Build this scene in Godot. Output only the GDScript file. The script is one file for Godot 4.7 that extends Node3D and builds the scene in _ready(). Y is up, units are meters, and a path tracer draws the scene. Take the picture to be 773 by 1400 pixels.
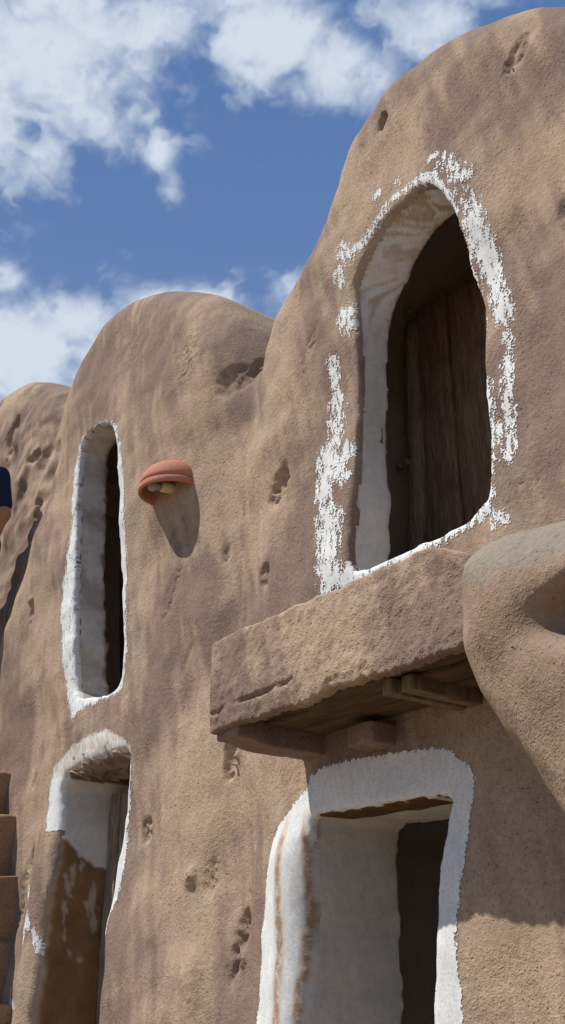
extends Node3D
# A row of domed adobe granary houses seen along the wall from the courtyard.
# Wall coordinates: x runs along the wall (to the right), y up, z out of the wall towards the courtyard.

const SUN := Vector3(-0.55, 1.78, 1.0)          # towards the sun
const TO_LEFT := 36.9                            # heading: degrees between the view and the wall
const TILT := 24.4

var M := {}
var taken := {}
var n_big: FastNoiseLite
var n_mid: FastNoiseLite
var n_fine: FastNoiseLite
var n_patch: FastNoiseLite
var n_streak: FastNoiseLite
var n_chip: FastNoiseLite


func noise(sd: int, freq: float, octaves := 4) -> FastNoiseLite:
	var n := FastNoiseLite.new()
	n.seed = sd
	n.noise_type = FastNoiseLite.TYPE_SIMPLEX_SMOOTH
	n.frequency = freq
	n.fractal_octaves = octaves
	return n


func _ready() -> void:
	n_big = noise(3, 1.3, 3)
	n_mid = noise(11, 6.0, 3)
	n_fine = noise(17, 24.0, 3)
	n_patch = noise(29, 1.9, 4)
	n_streak = noise(41, 3.0, 3)
	n_chip = noise(53, 30.0, 4)
	# ---- camera, sky, sun, exposure
	var cam := Camera3D.new()
	cam.name = "camera"
	cam.fov = 52.0
	cam.near = 0.05
	cam.far = 600.0
	cam.position = Vector3(0, 1.6, 2.4)
	var a := deg_to_rad(TO_LEFT)
	var p := deg_to_rad(TILT)
	var dir := Vector3(-cos(a) * cos(p), sin(p), -sin(a) * cos(p))
	add_child(cam)
	cam.look_at_from_position(cam.position, cam.position + dir, Vector3.UP)
	cam.current = true
	var env := Environment.new()
	env.background_mode = Environment.BG_SKY
	env.tonemap_mode = Environment.TONE_MAPPER_LINEAR
	env.tonemap_exposure = 1.08
	env.sdfgi_enabled = true
	env.ssao_enabled = true
	env.ssil_enabled = true
	env.sky = make_sky()
	var we := WorldEnvironment.new()
	we.name = "world_environment"
	we.environment = env
	add_child(we)
	var sun := DirectionalLight3D.new()
	sun.name = "sun"
	sun.light_energy = 1.6
	sun.light_angular_distance = 0.5
	sun.light_color = Color(1.0, 0.968, 0.92)
	sun.shadow_enabled = true
	add_child(sun)
	sun.look_at_from_position(SUN * 10.0, Vector3.ZERO, Vector3.UP)
	# ---- what it is made of
	make_materials()
	# ---- the place
	ground()
	build_walls()
	balcony()
	stair_wing()
	right_house_details()
	left_door_leaf()
	steps()
	wall_lamp()
	person()


# ------------------------------------------------------------------ sky
func make_sky() -> Sky:
	var w := 4096
	var h := 2048
	var half := h / 2
	var fb := noise(7, 2.6, 6)
	var wide := noise(19, 1.1, 3)
	var wisp := noise(23, 7.0, 5)
	# where the clouds in view stand: azimuth, elevation, radii in degrees, weight
	var blobs := [
		[-70.0, 46.5, 8.5, 4.6, 1.0], [-73.0, 43.2, 5.5, 3.2, 0.95], [-64.0, 48.6, 6.0, 2.6, 0.78], [-77.0, 45.0, 6.0, 6.0, 0.9], [-69.2, 41.8, 3.2, 1.8, 0.95], [-66.5, 44.5, 4.0, 3.0, 0.85],
		[-62.2, 43.0, 1.9, 1.5, 0.80], [-61.0, 41.4, 1.1, 1.1, 0.72],
		[-54.5, 48.4, 4.2, 2.4, 0.95], [-48.5, 47.2, 4.6, 1.8, 0.90], [-42.5, 48.8, 5.0, 1.8, 0.80], [-57.0, 51.5, 7.0, 2.6, 0.85], [-36.0, 49.2, 4.0, 1.2, 0.6], [-52.0, 46.6, 2.6, 1.3, 0.7],
		[-69.5, 31.6, 5.5, 2.6, 1.25], [-66.0, 33.8, 3.8, 1.9, 1.15], [-61.3, 35.4, 3.8, 1.4, 1.15], [-58.3, 35.6, 2.4, 1.3, 1.0], [-71.0, 35.6, 2.2, 0.9, 0.75], [-63.0, 32.5, 5.5, 2.6, 1.25], [-75.0, 31.0, 6.0, 3.4, 1.2], [-52.5, 36.3, 2.0, 1.2, 0.62]]
	var sin_az := PackedFloat32Array(); sin_az.resize(w)
	var cos_az := PackedFloat32Array(); cos_az.resize(w)
	for i in w:
		var az := (i + 0.5) / w * TAU
		sin_az[i] = sin(az)
		cos_az[i] = cos(az)
	var data := PackedByteArray()
	data.resize(w * h * 3)
	for j in half:
		var el := (0.5 - (j + 0.5) / h) * 180.0
		var y := sin(deg_to_rad(el))
		var c := cos(deg_to_rad(el))
		var t := pow(1.0 - y, 1.9)
		var blue_r := lerpf(0.074, 0.34, t)
		var blue_g := lerpf(0.156, 0.46, t)
		var blue_b := lerpf(0.368, 0.68, t)
		var near := el > 24.0 and el < 58.0
		for i in w:
			var x := c * sin_az[i]
			var z := -c * cos_az[i]
			var cover := wide.get_noise_3d(x * 2.0 + 3.1, y * 4.5, z * 2.0) * 0.9 - 0.02
			if near:
				var az := (i + 0.5) / w * 360.0 - 360.0
				if az > -100.0 and az < -8.0:
					# the frame and a margin round it: the clouds as they stand there
					var inside := smoothstep(-100.0, -80.0, az) * (1.0 - smoothstep(-26.0, -8.0, az)) * smoothstep(24.0, 28.0, el) * (1.0 - smoothstep(53.0, 58.0, el))
					var s := 0.0
					for b in blobs:
						var dx: float = (az - b[0]) / b[2]
						var dy: float = (el - b[1]) / b[3]
						var q := dx * dx + dy * dy
						if q < 4.0:
							s = maxf(s, b[4] * exp(-q * 0.75))
					cover = lerpf(cover, s * 1.02 - 0.30, inside)
			var d := 0.0
			if cover > -0.40:
				var f := fb.get_noise_3d(x * 2.2, y * 3.4, z * 2.2)
				if cover + f * 0.75 > -0.22:
					var g2 := wisp.get_noise_3d(x * 1.5 + f * 0.25, y * 3.0 - f * 0.2, z * 2.4)
					f = f * 0.46 + g2 * 0.40 + wisp.get_noise_3d(x * 5.0 + g2 * 0.3, y * 8.0, z * 7.0) * 0.16
					d = smoothstep(-0.08, 0.74, cover + f) * 0.97
			var r := lerpf(blue_r, 0.62, d)
			var g := lerpf(blue_g, 0.69, d)
			var bl := lerpf(blue_b, 0.78, d)
			var o := (j * w + i) * 3
			data[o] = int(255.0 * (1.055 * pow(r, 0.41667) - 0.055))
			data[o + 1] = int(255.0 * (1.055 * pow(g, 0.41667) - 0.055))
			data[o + 2] = int(255.0 * (1.055 * pow(bl, 0.41667) - 0.055))
	for o in range(half * w * 3, w * h * 3, 3):
		data[o] = 150
		data[o + 1] = 132
		data[o + 2] = 112
	var im := Image.create_from_data(w, h, false, Image.FORMAT_RGB8, data)
	var m := PanoramaSkyMaterial.new()
	m.panorama = ImageTexture.create_from_image(im)
	var s := Sky.new()
	s.sky_material = m
	return s


# ------------------------------------------------------------------ materials
func grain_image(size: int, sd: int, parts: Array) -> Image:
	# layered seamless noise: each part is [frequency, octaves, weight, stretch down]
	var sum := PackedFloat32Array()
	sum.resize(size * size)
	for e in parts:
		var n := noise(sd + int(e[0] * 7000.0), e[0], e[1])
		if e.size() > 4:
			n.noise_type = FastNoiseLite.TYPE_CELLULAR
		var im := n.get_seamless_image(size, int(size / e[3]), false, false, 0.12, true)
		if e[3] != 1:
			im.resize(size, size, Image.INTERPOLATE_CUBIC)
		im.convert(Image.FORMAT_L8)
		var by := im.get_data()
		var wgt: float = e[2] / 255.0
		for k in by.size():
			sum[k] += by[k] * wgt
	var out := PackedByteArray()
	out.resize(size * size)
	for k in sum.size():
		out[k] = clampi(int(sum[k] * 255.0), 0, 255)
	return Image.create_from_data(size, size, false, Image.FORMAT_L8, out)


func pitted(im: Image, size: int) -> Image:
	# small holes where grit and straw fell out, and grit that stands proud
	var by := im.get_data()
	for e in [[0.045, 0.17, -0.8], [0.085, 0.21, -0.8], [0.06, 0.2, 0.4]]:
		var n := noise(int(e[0] * 9000.0), e[0], 2)
		var src := n.get_seamless_image(size, size, false, false, 0.12, true)
		src.convert(Image.FORMAT_L8)
		var pb := src.get_data()
		var lim: float = e[1]
		for k in pb.size():
			var t := pb[k] / 255.0
			if t < lim:
				by[k] = clampi(by[k] + int(170.0 * e[2] * (lim - t) / lim * 1.6), 0, 255)
	return Image.create_from_data(size, size, false, Image.FORMAT_L8, by)


func tint(im: Image, lo: Color, hi: Color, pit := 0.0) -> ImageTexture:
	# colours given as sRGB multipliers
	var src := im.get_data()
	var out := PackedByteArray()
	out.resize(src.size() * 3)
	for k in src.size():
		var t := src[k] / 255.0
		if pit > 0.0 and t < pit:
			t = t * 0.45
		out[k * 3] = mini(255, int(255.0 * lerpf(lo.r, hi.r, t)))
		out[k * 3 + 1] = mini(255, int(255.0 * lerpf(lo.g, hi.g, t)))
		out[k * 3 + 2] = mini(255, int(255.0 * lerpf(lo.b, hi.b, t)))
	return ImageTexture.create_from_image(Image.create_from_data(im.get_width(), im.get_height(), false, Image.FORMAT_RGB8, out))


func mat(called: String, color: Color, rough := 0.95) -> StandardMaterial3D:
	var m := StandardMaterial3D.new()
	m.resource_name = called
	m.albedo_color = color
	m.roughness = rough
	m.metallic_specular = 0.25
	return m


func tri(m: StandardMaterial3D, tex: Texture2D, height: Texture2D, scale: Vector3, relief: float, world := true) -> void:
	m.albedo_texture = tex
	m.uv1_triplanar = true
	m.uv1_world_triplanar = world
	m.uv1_scale = scale
	m.uv1_triplanar_sharpness = 3.0
	if height:
		m.heightmap_enabled = true
		m.heightmap_texture = height
		m.heightmap_scale = relief


func lin(r: float, g: float, b: float) -> Color:
	return Color(r, g, b).linear_to_srgb()


func make_materials() -> void:
	var mud := grain_image(1024, 5, [[0.012, 3, 0.16, 1], [0.05, 3, 0.38, 1], [0.16, 2, 0.30, 1], [0.02, 3, 0.16, 4]])
	mud = pitted(mud, 1024)
	var mud_tex := tint(mud, Color(0.74, 0.725, 0.71), Color(1.04, 1.04, 1.04))
	var mud_h := ImageTexture.create_from_image(mud)
	var wall := mat("adobe", Color.WHITE, 0.97)
	wall.vertex_color_use_as_albedo = true
	tri(wall, mud_tex, mud_h, Vector3(0.83, 0.83, 0.83), 0.55)
	M.wall = wall
	var fine := grain_image(512, 15, [[0.03, 3, 0.4, 1], [0.12, 3, 0.4, 1], [0.02, 2, 0.2, 4]])
	var plaster := mat("plaster", Color.WHITE, 0.9)
	plaster.vertex_color_use_as_albedo = true
	tri(plaster, tint(fine, Color(0.87, 0.865, 0.85), Color(1, 1, 1), 0.3), ImageTexture.create_from_image(fine), Vector3(1.3, 1.3, 1.3), 0.25)
	M.plaster = plaster
	M.coat_bump = fine
	var wood_im := grain_image(512, 25, [[0.10, 3, 0.45, 8], [0.03, 3, 0.35, 8], [0.01, 2, 0.2, 2]])
	var wood_tex := tint(wood_im, Color(0.45, 0.43, 0.41), Color(1, 1, 1))
	var wood_h := ImageTexture.create_from_image(wood_im)
	for e in [["wood_dark", 0.40, 0.285, 0.20], ["wood_red", 0.30, 0.17, 0.13], ["wood_grey", 0.42, 0.35, 0.28], ["wood_pale", 0.40, 0.31, 0.22], ["wood_lintel", 0.26, 0.14, 0.065], ["wood_black", 0.05, 0.034, 0.026]]:
		var m := mat(e[0], lin(e[1], e[2], e[3]), 0.85)
		tri(m, wood_tex, wood_h, Vector3(2.2, 1.6, 2.2), 0.35, false)
		M[e[0]] = m
	var lay := mat("wood_lying", lin(0.20, 0.135, 0.085), 0.9)
	var turned := wood_im.duplicate()
	turned.rotate_90(CLOCKWISE)
	tri(lay, tint(turned, Color(0.5, 0.48, 0.46), Color(1, 1, 1)), ImageTexture.create_from_image(turned), Vector3(1.6, 2.2, 2.2), 0.35, false)
	M.wood_lying = lay
	var terra := mat("terracotta", lin(0.50, 0.225, 0.165), 0.8)
	tri(terra, tint(fine, Color(0.86, 0.84, 0.82), Color(1, 1, 1)), ImageTexture.create_from_image(fine), Vector3(3, 3, 3), 0.05, false)
	M.terra = terra
	M.holder = mat("lamp_ceramic", lin(0.62, 0.52, 0.34), 0.5)
	M.bulb = mat("lamp_bulb_glass", lin(0.35, 0.33, 0.33), 0.25)
	var sand := mat("sand", lin(0.34, 0.265, 0.185), 1.0)
	tri(sand, tint(mud, Color(0.8, 0.79, 0.77), Color(1, 1, 1)), mud_h, Vector3(0.4, 0.4, 0.4), 1.0)
	M.sand = sand
	M.skin = mat("skin", lin(0.33, 0.17, 0.10), 0.6)
	M.shirt = mat("navy_cloth", lin(0.016, 0.022, 0.062), 0.95)
	M.trousers = mat("grey_cloth", lin(0.10, 0.095, 0.09), 0.95)
	M.hair = mat("dark_hair", lin(0.02, 0.016, 0.013), 0.7)
	M.shoe = mat("shoe_leather", lin(0.03, 0.024, 0.02), 0.6)


# ------------------------------------------------------------------ naming helpers
func numbered(called: String) -> String:
	if not taken.has(called):
		taken[called] = 0
		return called
	taken[called] += 1
	return "%s_%03d" % [called, taken[called]]


func thing(called: String, label: String, category: String, at := Vector3.ZERO, group := "") -> Node3D:
	var o := Node3D.new()
	o.name = numbered(called)
	add_child(o)
	o.position = at
	o.set_meta("label", label)
	o.set_meta("category", category)
	if group:
		o.set_meta("group", group)
	return o


func part(called: String, mesh: Mesh, m: Material, parent: Node3D, at := Vector3.ZERO) -> MeshInstance3D:
	var o := MeshInstance3D.new()
	o.name = called
	o.mesh = mesh
	o.material_override = m
	parent.add_child(o, true)
	o.position = at
	return o


func array_mesh(v: PackedVector3Array, n: PackedVector3Array, idx: PackedInt32Array, col := PackedColorArray(), uv := PackedVector2Array()) -> ArrayMesh:
	var arr := []
	arr.resize(Mesh.ARRAY_MAX)
	arr[Mesh.ARRAY_VERTEX] = v
	arr[Mesh.ARRAY_NORMAL] = n
	arr[Mesh.ARRAY_INDEX] = idx
	if col.size():
		arr[Mesh.ARRAY_COLOR] = col
	if uv.size():
		arr[Mesh.ARRAY_TEX_UV] = uv
	var am := ArrayMesh.new()
	am.add_surface_from_arrays(Mesh.PRIMITIVE_TRIANGLES, arr)
	return am


func poly(flat: Array) -> PackedVector2Array:
	var o := PackedVector2Array()
	for k in range(0, flat.size(), 2):
		o.append(Vector2(flat[k], flat[k + 1]))
	return o


func sd_poly(p: Vector2, v: PackedVector2Array) -> float:
	var n := v.size()
	var d := 1e9
	var s := 1.0
	var b := v[n - 1]
	for i in n:
		var q := v[i]
		var e := b - q
		var w := p - q
		var r := w - e * clampf(w.dot(e) / e.dot(e), 0.0, 1.0)
		d = minf(d, r.dot(r))
		var c1 := p.y >= q.y
		var c2 := p.y < b.y
		var c3 := e.x * w.y > e.y * w.x
		if (c1 and c2 and c3) or (not c1 and not c2 and not c3):
			s = -s
		b = q
	return s * sqrt(d)


func smooth_poly(v: PackedVector2Array, times := 1) -> PackedVector2Array:
	for t in times:
		var o := PackedVector2Array()
		for i in v.size():
			var a := v[i]
			var b := v[(i + 1) % v.size()]
			o.append(a.lerp(b, 0.25))
			o.append(a.lerp(b, 0.75))
		v = o
	return v


# ------------------------------------------------------------------ the wall: one adobe surface, split into houses
var openings := []
var arch_inner: PackedVector2Array


func define_openings() -> void:
	openings = [
		{"name": "window", "d1": 0.17, "wide": 0.40, "d2": 1.1, "lip": 0.022, "out": 0.008, "p": poly([-2.763, 3.02, -2.766, 3.157, -2.742, 3.316, -2.702, 3.618, -2.699, 3.879, -2.69, 4.085, -2.729, 4.275, -2.649, 4.373, -2.556, 4.476, -2.467, 4.527, -2.364, 4.504, -2.284, 4.493, -2.221, 4.463, -2.167, 4.388, -2.117, 4.252, -2.093, 4.143, -2.083, 4.02, -2.082, 3.954, -2.051, 3.837, -2.043, 3.748, -2.066, 3.558, -2.062, 3.442, -2.063, 3.278, -2.058, 3.14, -2.081, 3.024, -2.455, 3.009, -2.669, 3.002])},
		{"name": "window", "d1": 0.20, "wide": 0.40, "d2": 0.9, "lip": 0.014, "out": 0.022, "p": poly([-4.999, 3.012, -5.041, 3.153, -5.071, 3.402, -5.132, 3.668, -5.146, 3.828, -5.178, 4.062, -5.194, 4.251, -5.226, 4.517, -5.211, 4.601, -5.148, 4.618, -5.024, 4.604, -4.911, 4.574, -4.797, 4.514, -4.708, 4.418, -4.65, 4.333, -4.644, 4.217, -4.625, 3.949, -4.63, 3.746, -4.599, 3.509, -4.565, 3.305, -4.54, 3.171, -4.549, 3.026, -4.601, 2.967, -4.708, 2.963, -4.896, 2.991])},
		{"name": "doorway", "d1": 0.30, "wide": 0.0, "d2": 0.60, "lip": 0.035, "out": 0.015, "p": poly([-5.09, -0.5, -5.084, 1.446, -5.075, 1.515, -5.078, 1.699, -5.099, 1.894, -5.07, 2.031, -5.066, 2.133, -5.068, 2.297, -5.105, 2.60, -4.942, 2.612, -4.722, 2.613, -4.512, 2.61, -4.409, 2.606, -4.409, 2.548, -4.424, 2.446, -4.434, 2.308, -4.457, 2.175, -4.476, 2.059, -4.489, 1.938, -4.492, 1.831, -4.478, 1.691, -4.477, 1.588, -4.467, 1.46, -4.46, -0.5])},
		{"name": "doorway", "d1": 0.41, "wide": 0.35, "d2": 1.9, "lip": 0.07, "out": 0.0, "p": poly([-3.025, -0.5, -3.025, 1.492, -3.026, 1.708, -3.018, 1.878, -3.014, 2.055, -3.012, 2.165, -2.867, 2.158, -2.699, 2.155, -2.508, 2.152, -2.314, 2.144, -2.345, 2.062, -2.362, 1.974, -2.382, 1.827, -2.398, 1.686, -2.417, 1.506, -2.41, -0.5])}]
	arch_inner = smooth_poly(poly([-2.75, 2.97, -2.751, 3.113, -2.711, 3.283, -2.718, 3.445, -2.729, 3.613, -2.719, 3.778, -2.70, 3.944, -2.678, 4.149, -2.566, 4.287, -2.471, 4.379, -2.359, 4.437, -2.22, 4.44, -2.12, 4.33, -2.07, 4.15, -2.04, 3.90, -2.03, 3.5, -2.03, 2.97]), 1)
	for o in openings:
		o.p = smooth_poly(o.p, 1)
		var lo := Vector2(1e9, 1e9)
		var hi := -lo
		for q in o.p:
			lo = lo.min(q)
			hi = hi.max(q)
		o.lo = lo
		o.hi = hi


# broken places and lumps: x, y, half length, half width, turn (degrees from level), depth (minus stands proud), roughness
var scars := [
	[-3.24, 3.55, 0.115, 0.065, 38, 0.055, 1.0], [-3.347, 3.181, 0.07, 0.045, 80, 0.05, 1.0], [-3.652, 3.37, 0.05, 0.022, 78, 0.03, 0.7], [-4.06, 3.315, 0.16, 0.05, 62, 0.018, 0.9],
	[-4.212, 2.236, 0.075, 0.05, 85, 0.045, 1.0], [-3.80, 2.007, 0.05, 0.04, 60, -0.035, 0.6], [-3.47, 1.75, 0.17, 0.055, 70, 0.06, 0.9], [-3.44, 1.70, 0.05, 0.03, 70, -0.03, 0.8], [-3.743, 1.602, 0.16, 0.07, 80, -0.012, 0.45],
	[-3.575, 2.47, 0.10, 0.05, 82, 0.07, 1.0], [-3.545, 2.45, 0.05, 0.03, 70, -0.04, 1.0], [-3.64, 4.30, 0.12, 0.08, 40, 0.045, 0.7], [-3.57, 4.38, 0.10, 0.035, 70, 0.05, 1.0], [-3.66, 4.36, 0.07, 0.022, 25, 0.03, 1.0],
	[-2.484, 5.009, 0.045, 0.03, 55, 0.09, 0.8], [-1.747, 4.745, 0.11, 0.045, 45, 0.03, 1.0], [-1.646, 3.957, 0.05, 0.02, 85, 0.03, 1.0], [-1.93, 3.05, 0.02, 0.012, 40, 0.02, 1.0],
	[-6.41, 5.067, 0.11, 0.045, 10, 0.05, 0.5], [-6.30, 4.62, 0.13, 0.045, 84, 0.06, 0.6], [-5.985, 4.572, 0.09, 0.08, 50, -0.08, 0.4], [-5.98, 4.47, 0.09, 0.03, 20, 0.04, 0.6], [-6.90, 5.46, 0.20, 0.07, 60, 0.06, 0.6], [-5.72, 3.66, 0.09, 0.03, 85, 0.04, 0.8], [-5.73, 3.74, 0.03, 0.03, 0, -0.03, 0.6],
	[-6.15, 4.90, 0.30, 0.20, 10, 0.05, 0.1], [-6.60, 4.95, 0.30, 0.10, 70, -0.05, 0.1], [-3.36, 4.43, 0.15, 0.012, 55, 0.018, 0.6], [-3.545, 3.55, 0.55, 0.011, 89, 0.012, 0.5],
	[-5.42, 2.62, 0.06, 0.02, 85, 0.03, 0.8], [-5.32, 2.21, 0.07, 0.025, 80, 0.04, 0.7], [-5.42, 1.93, 0.10, 0.06, 60, 0.035, 1.0], [-5.40, 2.10, 0.12, 0.05, 70, 0.02, 1.0],
	[-4.60, 2.30, 0.03, 0.02, 0, 0.02, 1.0], [-3.92, 2.95, 0.10, 0.02, 50, 0.012, 1.0], [-4.45, 2.90, 0.07, 0.015, 20, 0.01, 1.0], [-5.00, 2.84, 0.03, 0.02, 30, 0.012, 1.0], [-3.95, 4.55, 0.20, 0.10, 60, 0.012, 0.8], [-4.55, 4.95, 0.25, 0.12, 30, -0.012, 0.5],
	[-2.70, 2.47, 0.085, 0.05, 5, 0.05, 0.7], [-2.02, 1.78, 0.03, 0.015, 120, 0.02, 0.8], [-1.93, 1.72, 0.05, 0.01, 95, 0.015, 1.0], [-1.90, 1.60, 0.03, 0.01, 95, 0.015, 1.0], [-3.68, 2.0, 0.1, 0.05, 70, 0.012, 0.8], [-3.0, 4.10, 0.16, 0.04, 60, 0.01, 0.8], [-3.52, 3.0, 0.22, 0.008, 86, 0.012, 0.5],
	[-4.85, 4.40, 0.05, 0.025, 20, 0.02, 1.0]]


func front(x: float, y: float) -> float:
	# how far the face of the middle and right houses stands out
	var h := n_big.get_noise_2d(x, y) * 0.030 + n_mid.get_noise_2d(x * 0.6, y * 0.45) * 0.0035 + n_fine.get_noise_2d(x, y) * 0.0014
	h += n_streak.get_noise_2d(x * 5.0 + y * 1.5, y * 0.8) * 0.0025
	# the seam between the two houses
	var s := (x + 3.53 + 0.02 * sin(y * 5.0)) / 0.17
	h -= (0.035 + 0.075 * smoothstep(3.6, 4.5, y)) * exp(-s * s)
	# bulge round the wall lamp, batter at door height
	h += 0.085 * exp(-(pow((x + 4.35) / 0.55, 2.0) + pow((y - 4.35) / 0.55, 2.0)))
	h += 0.05 * smoothstep(2.25, 1.5, y)
	# swollen jamb left of the right doorway
	h += 0.05 * exp(-pow((x + 3.13) / 0.10, 2.0)) * smoothstep(2.25, 1.95, y)
	h += 0.035 * exp(-pow((x + 5.20) / 0.09, 2.0)) * smoothstep(2.6, 2.0, y)
	return h


func scar(x: float, y: float) -> float:
	var d := 0.0
	for e in scars:
		var dx: float = x - e[0]
		var dy: float = y - e[1]
		var far: float = e[2] * 1.7
		if absf(dx) > far or absf(dy) > far:
			continue
		var t := deg_to_rad(e[4])
		var u: float = (dx * cos(t) + dy * sin(t)) / e[2]
		var v: float = (-dx * sin(t) + dy * cos(t)) / e[3]
		var r: float = sqrt(u * u + v * v) + e[6] * 0.42 * n_fine.get_noise_2d(x * 0.7 + 40.0, y * 0.7)
		if r < 1.15:
			var inside := 1.0 - smoothstep(0.45, 1.1, r)
			var chip := n_chip.get_noise_2d(x * 1.5, y * 1.5)
			d -= e[5] * 0.62 * inside * (0.85 + 0.5 * e[6] * n_fine.get_noise_2d(x * 0.8 + 3.0, y * 0.5))
			if e[3] > 0.02:
				d += inside * e[6] * (0.020 * chip + 0.008 * absf(chip))
	return d


func adobe(x: float, y: float, z: float) -> Color:
	# base colours of the mud render, linear: ochre tan and pinkish grey-brown in patches and runs
	var t := 0.52 + 1.15 * n_patch.get_noise_2d(x * 0.62, y * 0.5 + z) + 0.42 * n_streak.get_noise_2d(x * 3.4 + y * 0.8, y * 0.40 + 9.0) + 0.18 * n_mid.get_noise_2d(x + 7.0, y + z)
	t = smoothstep(0.12, 0.88, t)
	var c := Color(0.285, 0.212, 0.177).lerp(Color(0.470, 0.365, 0.272), t)
	var g := n_fine.get_noise_3d(x, y, z) * 0.12 + n_mid.get_noise_3d(x * 1.7, y * 1.7, z + 3.0) * 0.07
	return Color(c.r * (1.0 + g), c.g * (1.0 + g), c.b * (1.0 + g))


func grid(stops: Array) -> PackedFloat32Array:
	# [from, to, step, to, step ...]
	var o := PackedFloat32Array()
	var at: float = stops[0]
	for k in range(1, stops.size(), 2):
		var n := int(round((stops[k] - at) / stops[k + 1]))
		for i in n:
			o.append(at + (stops[k] - at) * i / n)
		at = stops[k]
	o.append(at)
	return o


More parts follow.
